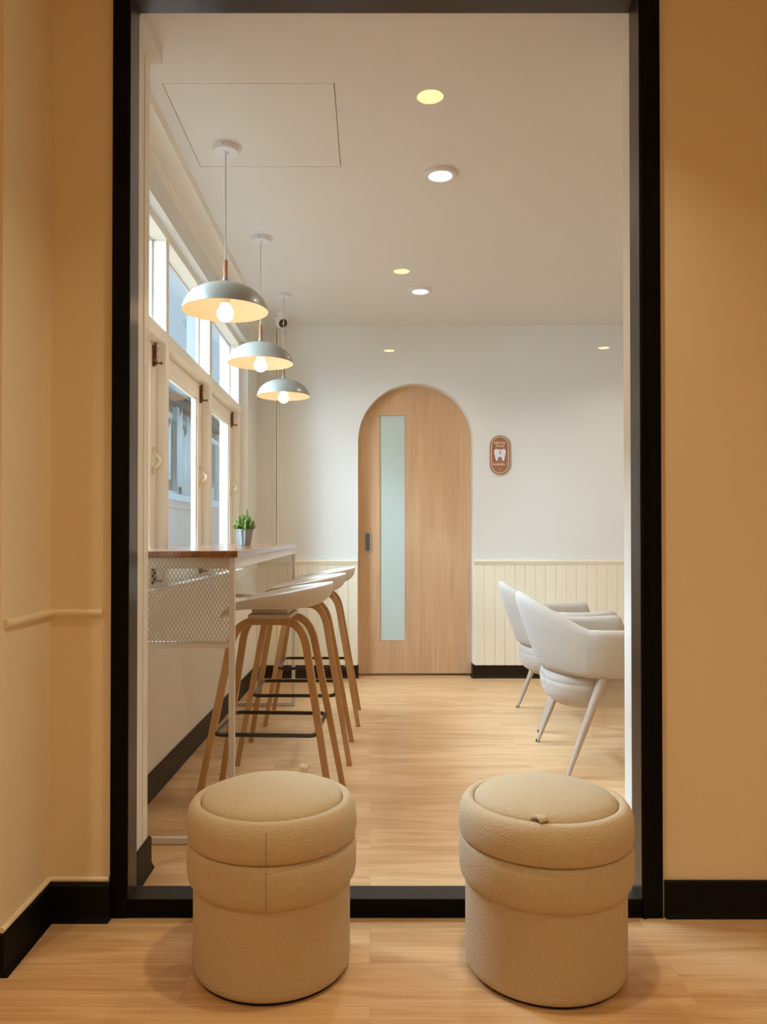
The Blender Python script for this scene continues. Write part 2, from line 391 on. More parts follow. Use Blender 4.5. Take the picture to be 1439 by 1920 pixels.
# window framework: posts, transom bar, head
PY = [(2.53, 2.60), (3.507, 3.556), (4.462, 4.525), (5.45, 5.525)]
bm = bmesh.new()
for a, b in PY: box(bm, -1.003, -.92, a, b, .868, 2.436)
st('window_1', bm, M['trimw'], 'white posts, head and transom bar dividing the window wall', 'window frame', bevel=.004)
f0 = bpy.data.objects['window_1']
finish('transom_bar', BX(-1.004, -.915, 2.53, 5.53, 1.957, 2.014), M['trimw'], f0, bevel=.006)
finish('window_head', BX(-1.004, -.917, 2.53, 5.53, 2.435, 2.476), M['trimw'], f0, bevel=.002)
CXF = -.965
for i in range(3):
    a, b = PY[i][1] + .003, PY[i + 1][0] - .003
    wds = ('first', 'second', 'third')[i]
    wo = empty('window_%d' % (i + 2), (CXF, a, .868), '%s casement of the window wall from the camera, under the transom' % wds, 'window', kind='structure')
    A, B, Z0, Z1, ST = 0, b - a, .004, 1.957 - .868 - .004, .092
    bm = bmesh.new()
    box(bm, -.04, 0, A, A + ST, Z0, Z1); box(bm, -.04, 0, B - ST, B, Z0, Z1); box(bm, -.04, 0, A + ST, B - ST, Z1 - .082, Z1); box(bm, -.04, 0, A + ST, B - ST, Z0, Z0 + .1)
    finish('sash', bm, M['trimw'], wo, bevel=.003)
    bm = bmesh.new(); e = .01
    for (y0, y1, z0, z1) in ((A + ST, A + ST + e, Z0 + .1, Z1 - .082), (B - ST - e, B - ST, Z0 + .1, Z1 - .082), (A + ST, B - ST, Z1 - .082 - e, Z1 - .082), (A + ST, B - ST, Z0 + .1, Z0 + .1 + e)):
        box(bm, -.030, -.012, y0, y1, z0, z1)
    finish('glazing_bead', bm, M['facw'], wo)
    finish('glass_pane', BX(-.027, -.022, A + ST - .005, B - ST + .005, Z0 + .095, Z1 - .077), M['wglass'], wo)
    # curved pull handle and bronze bolts on the far stile
    yh = B - .052; zh = .56
    pts = [(0.002, yh, zh - .062), (.004, yh, zh - .04)] + [(.004 + .034 * math.sin(PI * k / 10), yh, zh - .035 + .07 * k / 10) for k in range(11)] + [(.004, yh, zh + .04), (.002, yh, zh + .062)]
    finish('handle', sweep(bmesh.new(), pts, lambda k, n=len(pts): circ(.0045 + .0025 * math.sin(PI * k / (n - 1)), 8), up=(0, 1, 0)), M['cream_handle'], wo, smooth=50, label='cream arched pull handle')
    for zz, sg in ((Z1 - .055, 1), (Z0 + .06, -1)):
        bm = BX(0, .006, yh - .014, yh + .014, zz - .05, zz + .045)
        sweep(bm, [(.012, yh, zz - .045), (.012, yh, zz + .055)], circ(.0055, 8), up=(0, 1, 0))
        box(bm, 0, .018, yh - .011, yh + .011, zz - .03, zz - .018); box(bm, 0, .018, yh - .011, yh + .011, zz + .02, zz + .032)
        sweep(bm, [(.012, yh, zz - .035), (.036, yh, zz - .035)], circ(.004, 8)); lathe(bm, [(0, -.007), (.006, -.004), (.006, .004), (0, .007)], (.038, yh, zz - .035), 8)
        finish('bolt', bm, M['brass'], wo, smooth=40, label='bronze slide bolt')
    # transom light above
    a2, b2 = PY[i][1], PY[i + 1][0]
    wt = empty('window_%d' % (i + 5), (-.99, a2, 2.014), '%s transom light of the window wall from the camera' % wds, 'window', kind='structure')
    bm = bmesh.new(); L = b2 - a2; hh = 2.436 - 2.014
    for (y0, y1, z0, z1) in ((0, .008, 0, hh), (L - .008, L, 0, hh), (0, L, hh - .008, hh), (0, L, 0, .008)): box(bm, -.008, .006, y0, y1, z0, z1)
    finish('gasket', bm, M['cord'], wt)
    finish('glass_pane', BX(-.003, .002, .004, L - .004, .004, hh - .004), M['wglass'], wt)

# baseboards
def baseboard(name, p0, p1, side, label, h=.104, t=.011, cap=False):
    """p0->p1 in plan; side = unit normal pointing into the room"""
    p0, p1 = Vector((*p0, 0)), Vector((*p1, 0)); s = Vector((*side, 0))
    bm = bmesh.new(); prof = [(-.003, 0), (t + .010, 0), (t + .010, .003), (t + .004, .012), (t, .022), (t, h - .004), (t - .003, h), (-.003, h)]
    A = [bm.verts.new(p0 + s * u + Vector((0, 0, v))) for u, v in prof]; B = [bm.verts.new(p1 + s * u + Vector((0, 0, v))) for u, v in prof]
    bm.faces.new(A); bm.faces.new(B[::-1])
    for i in range(len(prof)): bm.faces.new((A[i], A[(i + 1) % len(prof)], B[(i + 1) % len(prof)], B[i]))
    return st(name, bm, M['base'], label, 'baseboard', smooth=30)
baseboard('baseboard_near_right', (.850, YW - .001), (2.75, YW - .001), (0, -1), 'black vinyl baseboard right of the black frame', t=.009)
baseboard('baseboard_near_left', (-.95, YW - .02), (-.742, YW - .02), (0, -1), 'black baseboard between the left pier and the black frame', t=.016)
baseboard('baseboard_pier', (-.926, 1.945), (-.926, 2.24), (1, 0), 'black baseboard along the pier at the left edge', t=.016)
baseboard('baseboard_reveal_left', (-.7335, YF1 + .004), (-.7335, YB + .012), (1, 0), 'black baseboard on the left reveal with a flared foot')
baseboard('baseboard_reveal_right', (.8385, YF1 + .004), (.8385, YB - .002), (-1, 0), 'black baseboard on the right reveal')
baseboard('baseboard_window_wall', (-.938, YB - .05), (-.872, YFAR - .002), (1, 0), 'black baseboard under the window wall')
baseboard('baseboard_far_left', (-.88, YFAR - .001), (DX0 + .004, YFAR - .001), (0, -1), 'black baseboard left of the arched door')
baseboard('baseboard_far_right', (DX1 - .006, YFAR - .001), (2.9, YFAR - .001), (0, -1), 'black baseboard right of the arched door')
baseboard('baseboard_door_reveal', (DX1, YFAR - .012), (DX1, YFAR + .1), (-1, 0), 'black baseboard turning into the right side of the doorway', t=.004)

# bead mouldings in the near left corner
zb = .874
pts = [(-.930, 1.972, zb), (-.930, 2.245, zb)]
half = [(.012 * math.cos(PI * k / 8 ), .011 * math.sin(PI * k / 8)) for k in range(17)]
st('trim_13', sweep(bmesh.new(), [(-.924, 1.972, zb), (-.924, YW - .002, zb)], circ(.011, 16)), M['paint_near'], 'half round rail on the pier at the left edge', 'rail', smooth=50)
st('trim_14', sweep(bmesh.new(), [(-.926, YW + .001, zb), (-.775, YW + .001, zb)], circ(.011, 16)), M['paint_near'], 'short half round rail between pier and black frame', 'rail', smooth=50)
bm = sweep(bmesh.new(), [(-.922, 1.958, .110), (-.922, 2.25, .110)], circ(.008, 10)); sweep(bm, [(-.93, 2.25, .110), (-.75, 2.25, .110)], circ(.008, 10))
st('trim_15', bm, M['paint_near'], 'cream bead along the top of the near left baseboard', 'trim', smooth=50)

# ---------------------------------------------------------------- the black glazed frame
fr = empty('window_8', (0, YF0, 0), 'tall black framed fixed glass wall panel between the two rooms', 'glazed partition', kind='structure')
y0, y1 = 0, YF1 - YF0
def stile(xa, xb, inner_right):
    bm = BX(xa, xb, y0, y1 - .012, 0, 2.71)
    return bm
zt = 2.672
bm = bmesh.new(); box(bm, XL0, XL1 - .002, 0, y1, 0, zt + .04); finish('stile', bm, M['frame'], fr, bevel=.002)
bm = bmesh.new(); box(bm, XR0 + .002, XR1, 0, y1, 0, zt + .04)
finish('stile', bm, M['frame'], fr, bevel=.002)
finish('stile_lip', BX(XR0 + .004, XR0 + .012, -.004, .002, 0, zt), M['frame'], fr, bevel=.001)
finish('stile_lip', BX(XR0 + .030, XR0 + .0315, -.0012, .002, .02, zt), M['base'], fr)
finish('jamb_lining', BX(XL1 - .003, XL1, .003, y1 - .001, .054, zt), M['jamb'], fr, label='brown sheened metal lining of the left jamb')
finish('jamb_lining', BX(XR0, XR0 + .003, .003, y1 - .001, .054, zt), M['jamb'], fr, label='brown sheened metal lining of the right jamb')
finish('head', BX(XL1 - .01, XR0 + .01, 0, y1, zt + .002, zt + .036), M['frame'], fr)
finish('head_lining', BX(XL1, XR0, .003, y1 - .001, zt, zt + .003), M['jamb'], fr)
bm = BX(XL1 - .002, XR0 + .002, 0.006, y1, 0.0, .053); finish('sill_rail', bm, M['frame'], fr, bevel=.002)
finish('sill_rail', BX(XL1 - .001, XR0 + .001, .001, .008, .003, .014), M['frame'], fr, bevel=.001)
M['sillm'] = mat('dark_sill_metal', srgb(44, 40, 38), .38, metal=.5)
finish('sill_cap', BX(XL1, XR0, .002, y1 - .001, .053, .056), M['sillm'], fr)
finish('glass_pane', BX(XL1 - .001, XR0 + .001, .055, .061, .055, zt + .001), M['glass'], fr)

# ---------------------------------------------------------------- sliding door in the arch
YD = YFAR + .10
dr = empty('door_1', (DCX, YD, 0), 'light oak sliding door with a tall frosted glass strip in the arched opening', 'door', kind='structure')
gx0, gx1, gz0, gz1 = .0734 - DCX, .277 - DCX, .272, 2.04
bm = bmesh.new(); X0, X1, ZT = -.56, .56, 2.42; t = .036
for a in ((X0, gx0, .018, ZT), (gx1, X1, .018, ZT), (gx0, gx1, .018, gz0), (gx0, gx1, gz1, ZT)): box(bm, a[0], a[1], 0, t, a[2], a[3])
bmesh.ops.remove_doubles(bm, verts=bm.verts, dist=1e-5)
finish('door_panel', bm, M['door'], dr)
finish('glass_strip', BX(gx0, gx1, .010, .018, gz0, gz1), M['frost'], dr, label='frosted pale green glass strip')
bm = bmesh.new(); e = .004
for a in ((gx0, gx0 + e, gz0, gz1), (gx1 - e, gx1, gz0, gz1), (gx0, gx1, gz0, gz0 + e), (gx0, gx1, gz1 - e, gz1)): box(bm, a[0], a[1], -.002, .012, a[2], a[3])
finish('glass_bead', bm, M['door'], dr)
def stadium(w_, h_, n=14, cx=0, cz=0):
    r = w_ / 2; k = h_ / 2 - r
    return [(cx + r * math.cos(PI * i / n), cz + k + r * math.sin(PI * i / n)) for i in range(n + 1)] + [(cx + r * math.cos(PI + PI * i / n), cz - k + r * math.sin(PI + PI * i / n)) for i in range(n + 1)]
def ring_plate(bm, outer, inner, ya, yb):
    n = len(outer); vs = [[bm.verts.new((p[0], y, p[1])) for p in q] for q in (outer, inner) for y in (ya, yb)]
    oa, ob, ia, ib = vs
    for i in range(n):
        j = (i + 1) % n
        bm.faces.new((oa[i], oa[j], ia[j], ia[i])); bm.faces.new((ob[i], ib[i], ib[j], ob[j]))
        bm.faces.new((oa[i], ob[i], ob[j], oa[j])); bm.faces.new((ia[i], ia[j], ib[j], ib[i]))
    return bm
hx, hz = -.016 - DCX, 1.043
h_ = finish('door_handle', ring_plate(bmesh.new(), stadium(.062, .176, cx=hx, cz=hz), stadium(.034, .14, cx=hx, cz=hz), -.005, .001), M['steel'], dr, bevel=.0015, smooth=40, label='oval brushed steel flush pull')
finish('recess', prism(bmesh.new(), stadium(.034, .14, cx=hx, cz=hz), 'y', -.001, .0008), mat('dark_steel_recess', srgb(110, 106, 98), .4, metal=.4), h_)

# ---------------------------------------------------------------- dental room sign
sx, sz = 1.0, 1.715
sg = empty('wall_sign', (sx, YFAR, sz), 'small oval brown wood room sign with a white tooth and the number 1', 'sign')
finish('plaque', prism(bmesh.new(), stadium(.150, .300), 'y', -.020, .001), M['signw'], sg, bevel=.002, smooth=40)
finish('border_line', ring_plate(bmesh.new(), stadium(.134, .284), stadium(.125, .275), -.0215, -.0195), M['signtxt'], sg)
half_t = [(0, .034), (.014, .033), (.026, .038), (.036, .036), (.043, .028), (.045, .014), (.042, -.002), (.038, -.018), (.035, -.036), (.031, -.050), (.026, -.054), (.020, -.051), (.017, -.040), (.013, -.030), (.007, -.023), (0, -.021)]
tooth = half_t + [(-a, b) for a, b in half_t[-2:0:-1]]
finish('tooth_emblem', prism(bmesh.new(), [(a, b + .008) for a, b in tooth], 'y', -.0235, -.0195), M['tooth'], sg, label='white tooth emblem')
def text(name, s, size, x, z, y, m, parent, bold=0):
    cu = bpy.data.curves.new(name, 'FONT'); cu.body = s; cu.size = size; cu.align_x = 'CENTER'; cu.align_y = 'CENTER'; cu.extrude = .0006; cu.offset = bold
    to = bpy.data.objects.new(name + '_tmp', cu); C.objects.link(to)
    dg = bpy.context.evaluated_depsgraph_get()
    me = bpy.data.meshes.new_from_object(to.evaluated_get(dg))
    C.objects.unlink(to); bpy.data.objects.remove(to)
    me.materials.clear(); me.materials.append(m)
    o = bpy.data.objects.new(name, me); C.objects.link(o); o.parent = parent
    o.location = (x, y, z); o.rotation_euler = (PI / 2, 0, 0); return o
text('lettering', 'DENTAL', .0245, 0, .092, -.0208, M['signtxt'], sg, .0003)
text('lettering', 'ROOM', .0205, 0, .068, -.0208, M['signtxt'], sg, .0003)
text('numeral', '1', .044, .001, .016, -.0242, M['grey'], sg, .0008)
text('thai_lettering', 'ห้องทำฟัน 1', .0235, 0, -.073, -.0208, M['signtxt'], sg, .0003)
star = [((.006 if k % 2 == 0 else .0022) * math.sin(k * PI / 4), -.113 + (.006 if k % 2 == 0 else .0022) * math.cos(k * PI / 4)) for k in range(8)]
finish('star_mark', prism(bmesh.new(), star, 'y', -.0218, -.0195), M['signtxt'], sg)

# ---------------------------------------------------------------- bar table
TX0, TX1, TY0, TY1, TZ = -.905, -.470, 2.765, 5.04, 1.044
tb = empty('bar_table', (-.69, 3.9, 0), 'long white framed bar table with brown wood top and wire mesh ends under the windows', 'bar table')
ox, oy = -.69, 3.9
def tp(name, bm, m, **k):
    bmesh.ops.translate(bm, verts=bm.verts, vec=(-ox, -oy, 0)); return finish(name, bm, m, tb, **k)
tp('tabletop', BX(TX0, TX1, TY0, TY1, TZ - .024, TZ), M['top'], bevel=.004, bseg=3)
LX0, LX1 = -.90, -.482; q = .021; zz = TZ - .024
for y in (2.775, 5.012):
    for x in (LX0, LX1 - q): tp('leg', BX(x, x + q, y, y + q, 0, zz), M['tframe'], bevel=.0015)
    tp('foot_bar', BX(LX0 + q, LX1 - q, y, y + q, 0.002, .024), M['tframe'], bevel=.0015)
    tp('apron_rail', BX(LX0 + q, LX1 - q, y, y + q, zz - .040, zz), M['tframe'], bevel=.0015)
    tp('lower_rail', BX(LX0 + q, LX1 - q, y, y + q, .697, .720), M['tframe'], bevel=.0015)
    # expanded wire mesh, diamonds 13.5 x 23 mm, clipped to the panel
    bm = bmesh.new(); xa, xb, za, zb_ = LX0 + q, LX1 - q, .715, zz - .003; ym = y - .0030
    dw, dh = .0138, .0235; sl = dh / dw
    def seg(x1_, z1_, x2_, z2_, off):
        d = Vector((x2_ - x1_, 0, z2_ - z1_)); n_ = Vector((-d.z, 0, d.x)).normalized() * .00115
        a, b = Vector((x1_, ym + off, z1_)), Vector((x2_, ym + off, z2_)); t_ = Vector((0, .0014, 0))
        vs = [bm.verts.new(p) for p in (a - n_, a + n_, b + n_, b - n_, a - n_ + t_, a + n_ + t_, b + n_ + t_, b - n_ + t_)]
        for f in ((0, 1, 2, 3), (7, 6, 5, 4), (0, 4, 5, 1), (1, 5, 6, 2), (2, 6, 7, 3), (3, 7, 4, 0)): bm.faces.new([vs[k] for k in f])
    hh = zb_ - za; ww = xb - xa; k = -int(hh / dh) - 2
    while k * dw < ww + .001:
        for sgn in (1, -1):
            # line x = c + (z-za)/sl going right; mirrored for sgn -1
            c = k * dw; t0 = max(0, -c * sl); t1 = min(hh, (ww - c) * sl)
            if t1 - t0 > .002:
                u0, u1 = c + t0 / sl, c + t1 / sl
                if sgn < 0: u0, u1 = ww - u0, ww - u1
                seg(xa + u0, za + t0, xa + u1, za + t1, 0 if sgn > 0 else .0014)
        k += 1
    tp('mesh_panel', bm, M['wire'], label='white expanded wire mesh end panel')
tp('long_apron', BX(LX1 - q, LX1, 2.796, 5.012, zz - .040, zz), M['tframe'], bevel=.001)
tp('long_apron', BX(LX0, LX0 + q, 2.796, 5.012, zz - .040, zz), M['tframe'], bevel=.001)

# ---------------------------------------------------------------- potted plant
pp = empty('potted_plant', (-.662, 4.10, TZ), 'small green conifer like plant in a grey ribbed metal pot on the bar table', 'potted plant')
seg = 48; bm = bmesh.new(); rows = []
for r, z, rib in ((.0, .001, 0), (.030, .001, 0), (.0325, .003, .6), (.0445, .080, 1), (.0470, .082, 0), (.0475, .086, 0), (.0455, .086, 0), (.043, .078, 0), (.0, .076, 0)):
    if r == 0: rows.append([bm.verts.new((0, 0, z))])
    else: rows.append([bm.verts.new(((r + (rib * .0013 * (1 if (i // 2) % 2 else -1))) * math.cos(2 * PI * i / seg), (r + (rib * .0013 * (1 if (i // 2) % 2 else -1))) * math.sin(2 * PI * i / seg), z)) for i in range(seg)])
for k in range(len(rows) - 1):
    a, b = rows[k], rows[k + 1]
    for i in range(seg):
        j = (i + 1) % seg; vs = []
        for v in (a[i % len(a)], a[j % len(a)], b[j % len(b)], b[i % len(b)]):
            if v not in vs: vs.append(v)
        bm.faces.new(vs)
finish('pot', bm, M['pot'], pp)
finish('soil', lathe(bmesh.new(), [(.042, .0765), (.03, .08), (0, .082)], seg=24), M['soil'], pp)
bm = bmesh.new(); rnd = random.Random(3)
def sprig(base, d, L):
    d = Vector(d).normalized(); a = d.orthogonal().normalized(); b = d.cross(a)
    n = int(L / .0022)
    for k in range(n):
        t = k / n; p = Vector(base) + d * (L * t); rr = (.0155 * (1 - t) ** .6 + .004)
        for q_ in range(8):
            th = rnd.random() * 2 * PI; o_ = (a * math.cos(th) + b * math.sin(th)); e = (o_ + d * .9).normalized()
            tip = p + e * rr * (.8 + .4 * rnd.random()); s_ = e.cross(o_ + Vector((.01, .02, .03))).normalized() * .0014; c = p.lerp(tip, .45); nn = s_.cross(e).normalized() * .0006
            v0, v1, v2, v3, v4 = [bm.verts.new(v) for v in (p, c + s_, c - s_, tip, c + nn)]
            bm.faces.new((v0, v1, v4)); bm.faces.new((v1, v3, v4)); bm.faces.new((v3, v2, v4)); bm.faces.new((v2, v0, v4)); bm.faces.new((v0, v2, v3, v1))
sprig((.006, 0, .08), (.10, 0, 1), .112); sprig((-.008, .004, .08), (-.25, .1, 1), .082); sprig((.012, -.006, .08), (.35, -.1, 1), .07); sprig((0, -.008, .08), (-.08, -.12, 1), .092); sprig((.004, .008, .08), (.2, .15, 1), .088)
for k in range(26):
    th = k * 2.4; q_ = rnd.random(); tl = .15 + .85 * q_; r0 = .008 + .018 * q_
    sprig((r0 * math.cos(th), r0 * math.sin(th), .078), (math.cos(th) * tl, math.sin(th) * tl, 1), .082 - .038 * q_)
for k in range(8):
    th = k * 2 * PI / 8 + .2
    sprig((.03 * math.cos(th), .03 * math.sin(th), .078), (math.cos(th), math.sin(th), .95), .036)
finish('foliage', bm, M['leaf'], pp)

# ---------------------------------------------------------------- bar stools
def make_stool(loc, label):
    r = empty('bar_stool', loc, label, 'bar stool', 'bar stools at the window table')
    bm = bmesh.new(); NT, NS = 48, 16; a_, b_ = .242, .225; rows = []
    zb0 = .803
    for k in range(NS + 1):
        s = (k / NS); s = math.sin(s * PI / 2) ** .9
        row = []
        for i in range(NT):
            th = 2 * PI * i / NT; c = math.cos(th); u = (1 + c) / 2
            q_ = min(1, u / .22); q_ = q_ * q_ * (3 - 2 * q_)
            rim = -.042 + .062 * q_ + .085 * u
            p = 2.9; g = 1 - (max(0, 1 - s ** p)) ** (1 / p)
            g = g * q_ + (s ** 7) * (1 - q_)
            m_ = 1.0
            R = (1 / ((abs(c) / a_) ** 2.3 + (abs(math.sin(th)) / b_) ** 2.3)) ** (1 / 2.3)
            # front narrows slightly
            x = R * s * c; y = R * s * math.sin(th)
            if x < 0: x *= .88
            z = zb0 + rim * g + .010 * math.exp(-((x + .06) / .09) ** 2) * (1 - s)
            row.append((x, y, z))
        rows.append(row)
    ctr = bm.verts.new((0, 0, rows[0][0][2])); vr = [[bm.verts.new(p) for p in row] for row in rows[1:]]
    for i in range(NT):
        j = (i + 1) % NT; bm.faces.new((ctr, vr[0][i], vr[0][j]))
        for k in range(len(vr) - 1): bm.faces.new((vr[k][i], vr[k + 1][i], vr[k + 1][j], vr[k][j]))
    o = finish('seat', bm, M['shell'], r, smooth=60, solid=.008, subsurf=1)
    bm = BX(-.084, .084, -.112, .112, .768, .784); box(bm, -.072, .072, -.095, .095, .784, .803); box(bm, -.03, .03, -.05, .05, .784, .808)
    mt = finish('seat_mount', bm, M['mount'], r, bevel=.002)
    for sx_ in (-1, 1):
        for sy_ in (-1, 1):
            foot = Vector((sx_ * .268, sy_ * .215, 0)); kn = Vector((sx_ * .153, sy_ * .124, .655)); top = Vector((sx_ * .06, sy_ * .098, .757)); ctrp = Vector((sx_ * .131, sy_ * .108, .757))
            pts = [foot + (kn - foot) * (k / 6) for k in range(6)] + bez(kn, ctrp, top, 9) + [Vector((sx_ * .03, sy_ * .098, .757)), Vector((0, sy_ * .098, .757))]
            n = len(pts)
            # side axis kept along y so the flat of the plywood faces the camera
            bm = sweep(bmesh.new(), pts, lambda k: rect(.030 if k > 4 else .024 + .0012 * k, .021), up=(sx_ * 1.0, 0, .35) if False else (0, 1, 0))
            finish('leg', bm, M['leg'], r, bevel=.002, smooth=30)
    hx_, hy_, cr = .196, .19, .03; pts = []
    for cx_, cy_, a0 in ((hx_ - cr, hy_ - cr, 0), (-hx_ + cr, hy_ - cr, 90), (-hx_ + cr, -hy_ + cr, 180), (hx_ - cr, -hy_ + cr, 270)):
        for k in range(6):
            an = math.radians(a0 + 18 * k); pts.append((cx_ + cr * math.cos(an), cy_ + cr * math.sin(an), .328))
    fb = finish('footrest', sweep(bmesh.new(), pts, circ(.0085, 10), closed=True), M['black_tube'], r, smooth=60, label='black steel footrest ring')
    for sx_ in (-1, 1):
        for sy_ in (-1, 1):
            bm = bmesh.new(); sweep(bm, [(sx_ * .186, sy_ * .14, .328), (sx_ * .207, sy_ * .150, .328)], circ(.004, 8)); finish('screw', bm, M['steel'], fb)
    for x in (-.03, .03):
        bm = lathe(bmesh.new(), [(0, -.006), (.005, -.004), (.006, .001), (0, .001)], (x, -.098, .7465), 10); finish('bolt', bm, M['steel'], mt)
    return r
s1 = make_stool((-.395, 3.20, 0), 'nearest of the three pale shell bar stools with bent wooden legs')
s1.rotation_euler.z = math.radians(-3)
dup(s1, (-.365, 3.94, 0), 'middle of the three pale shell bar stools, between the other two')
dup(s1, (-.335, 4.70, 0), 'farthest of the three pale shell bar stools, closest to the arched door')

# ---------------------------------------------------------------- pendant lamps
def make_pendant(loc, label):
    r = empty('pendant_lamp', loc, label, 'pendant lamp', 'pendant lamps over the bar table')   # origin on the ceiling
    Z = -(H - EYE)                                                                           # eye level offset
    finish('canopy', lathe(bmesh.new(), [(.0, .001), (.052, .001), (.052, -.022), (.050, -.0255), (.012, -.0255), (.008, -.034), (.0, -.034)]), M['canopy'], r, smooth=40, label='white round ceiling canopy')
    c0 = bpy.data.objects[r.children[-1].name] if r.children else None
    bm = bmesh.new(); lathe(bm, [(0, -.0015), (.0035, -.0015), (.0035, .0015), (0, .0015)], (0, 0, 0), 8)
    bmesh.ops.rotate(bm, verts=bm.verts, matrix=Matrix.Rotation(PI / 2, 3, 'X')); bmesh.ops.translate(bm, verts=bm.verts, vec=(0, -.0522, -.012))
    finish('screw', bm, M['steel'], c0)
    zr = Z + .930
    finish('cord', sweep(bmesh.new(), [(0, 0, -.03), (0, 0, zr + .21)], circ(.0028, 8), up=(0, 1, 0)), M['cord'], r, smooth=60)
    finish('stem', lathe(bmesh.new(), [(0, .128), (.0088, .128), (.0092, .20), (.0082, .212), (.0, .214)], (0, 0, zr), 20), M['stem'], r, smooth=40, label='turned wood stem')
    out = [(.0098, .136), (.0115, .128), (.017, .119), (.028, .1125), (.05, .108), (.085, .0995), (.115, .086), (.14, .069), (.159, .048), (.171, .024), (.1765, .006), (.1775, 0)]
    inn = [(.1762, 0.0), (.1750, .006), (.1695, .0235), (.1575, .047), (.1385, .0675), (.114, .084), (.084, .097), (.05, .105), (.026, .107), (.0, .108)]
    prof = [(0, .136)] + out + inn
    mats = [0] * (len(out)) + [1] * (len(inn))
    finish('shade', lathe(bmesh.new(), prof, (0, 0, zr), 72, mats), [M['shade'], M['shadein']], r, smooth=50, label='putty grey dome shade with pale lining')
    sk = finish('bulb_socket', lathe(bmesh.new(), [(0, .107), (.020, .107), (.022, .06), (.021, .03), (.0, .03)], (0, 0, zr), 24), M['shadein'], r, smooth=40)
    finish('bulb', lathe(bmesh.new(), [(0, -.046)] + [(.035 * math.sin(PI * k / 14), -.011 - .035 * math.cos(PI * k / 14)) for k in range(1, 11)] + [(.022, .022), (.018, .034), (0, .034)], (0, 0, zr), 32), M['bulb'], r, smooth=60, label='lit round white bulb')
    return r
p1 = make_pendant((-.601, 3.225, H), 'nearest and largest looking grey dome pendant lamp over the bar table')
dup(p1, (-.594, 4.215, H), 'middle grey dome pendant lamp of the row over the bar table')
dup(p1, (-.580, 5.215, H), 'farthest grey dome pendant lamp of the row, beside the security camera')

# ---------------------------------------------------------------- downlights
def downlight(loc, label, near, first=[None, None]):
    k = 0 if near else 1
    R = .076; ri = .050
    if first[k] is None:
        r = empty('recessed_downlight', loc, label, 'ceiling light', 'warm downlights of the near room' if near else 'downlights of the waiting room')
        if near:
            finish('lens', lathe(bmesh.new(), [(.0, -.004), (.049, -.004), (.049, .0)]), M['lens_near'], r, label='glowing warm lens')
            finish('trim_ring', lathe(bmesh.new(), [(.049, .002), (.049, -.006), (.053, -.007), (.060, -.003), (.060, .002)]), M['canopy'], r, smooth=40)
        else:
            finish('lens', lathe(bmesh.new(), [(.0, -.006), (ri, -.006), (ri, .0)]), M['lens_in'], r, label='glowing white lens')
            finish('trim_ring', lathe(bmesh.new(), [(ri, .002), (ri + .001, -.008), (ri + .004, -.016), (R - .010, -.019), (R - .002, -.013), (R, 0), (R, .002)]), M['canopy'], r, smooth=40, label='white bevelled ring')
        first[k] = r
    else: r = dup(first[k], loc, label)
    la = bpy.data.lights.new('downlight_beam', 'AREA'); la.shape = 'DISK'; la.size = .098 if near else .09; la.energy = P_NEAR if near else P_INNER
    la.color = NEAR_COL if near else INNER_COL; la.spread = math.radians(118 if near else 130)
    lo = bpy.data.objects.new('downlight_beam', la); C.objects.link(lo); lo.location = (loc[0], loc[1], H - (.016 if not near else .009))
    return r
downlight((.315, 3.464, H), 'white ringed downlight nearer the camera, right of the pendants', False)
downlight((.332, 5.12, H), 'white ringed downlight farther away, close to the far wall', False)
downlight((2.0, 3.464, H), 'added fill downlight right of the armchairs, outside the picture, nearer row', False)  # unseen lamp, added to brighten the waiting room
downlight((2.0, 5.12, H), 'added fill downlight right of the armchairs, outside the picture, farther row', False)  # second unseen fill lamp added for the waiting room
downlight((.222, 1.75, H), 'yellow glowing downlight of the near room seen mirrored in the glass, highest one', True)
downlight((.195, -.15, H), 'yellow glowing downlight of the near room mirrored in the glass beside the far downlight', True)
downlight((.17, -2.2, H), 'faint downlight mirrored in the glass above the arched door', True)
downlight((-1.45, .6, H), 'added warm fill downlight at the left of the near room, outside the picture', True)  # added out of view to soften shadows and light the near walls
downlight((1.95, .6, H), 'added warm fill downlight at the right of the near room, outside the picture', True)  # its added counterpart on the right, also only for fill
downlight((2.02, -2.1, H), 'faint downlight mirrored in the glass above the armchairs', True)

# ---------------------------------------------------------------- security camera
sc_ = empty('security_camera', (-.655, 5.70, H), 'white turret security camera with black lens on the ceiling by the far corner', 'security camera')
finish('base', lathe(bmesh.new(), [(0, .001), (.060, .001), (.060, -.012), (.054, -.034), (.046, -.046), (0, -.046)]), M['camw'], sc_, smooth=40)
dv = Vector((.45, -.75, -.52)).normalized()
def orient(bm, d, at):
    bmesh.ops.rotate(bm, verts=bm.verts, matrix=Vector((0, 0, 1)).rotation_difference(d).to_matrix()); bmesh.ops.translate(bm, verts=bm.verts, vec=at); return bm
bc = Vector((.006, -.006, -.056))
bl = finish('ball', orient(lathe(bmesh.new(), [(0, -.046)] + [(.046 * math.sin(PI * k / 16), -.046 * math.cos(PI * k / 16)) for k in range(1, 12)] + [(.036, .032), (.031, .034), (.0, .030)]), dv, bc), M['camw'], sc_, smooth=50)
finish('lens_cover', orient(lathe(bmesh.new(), [(0, .034), (.014, .034), (.030, .0355), (.033, .033), (.033, .028), (0, .026)]), dv, bc), M['camb'], bl, smooth=40, label='black glass lens cover')
finish('lens', orient(lathe(bmesh.new(), [(0, .038), (.009, .037), (.011, .034), (0, .033)], seg=20), dv, bc), M['grey'], bl, smooth=40)
bm = BX(-.020, -.006, -.0578, -.050, -.024, -.020); bmesh.ops.rotate(bm, verts=bm.verts, matrix=Matrix.Rotation(-.35, 3, 'Z')); finish('name_strip', bm, M['grey'], sc_)

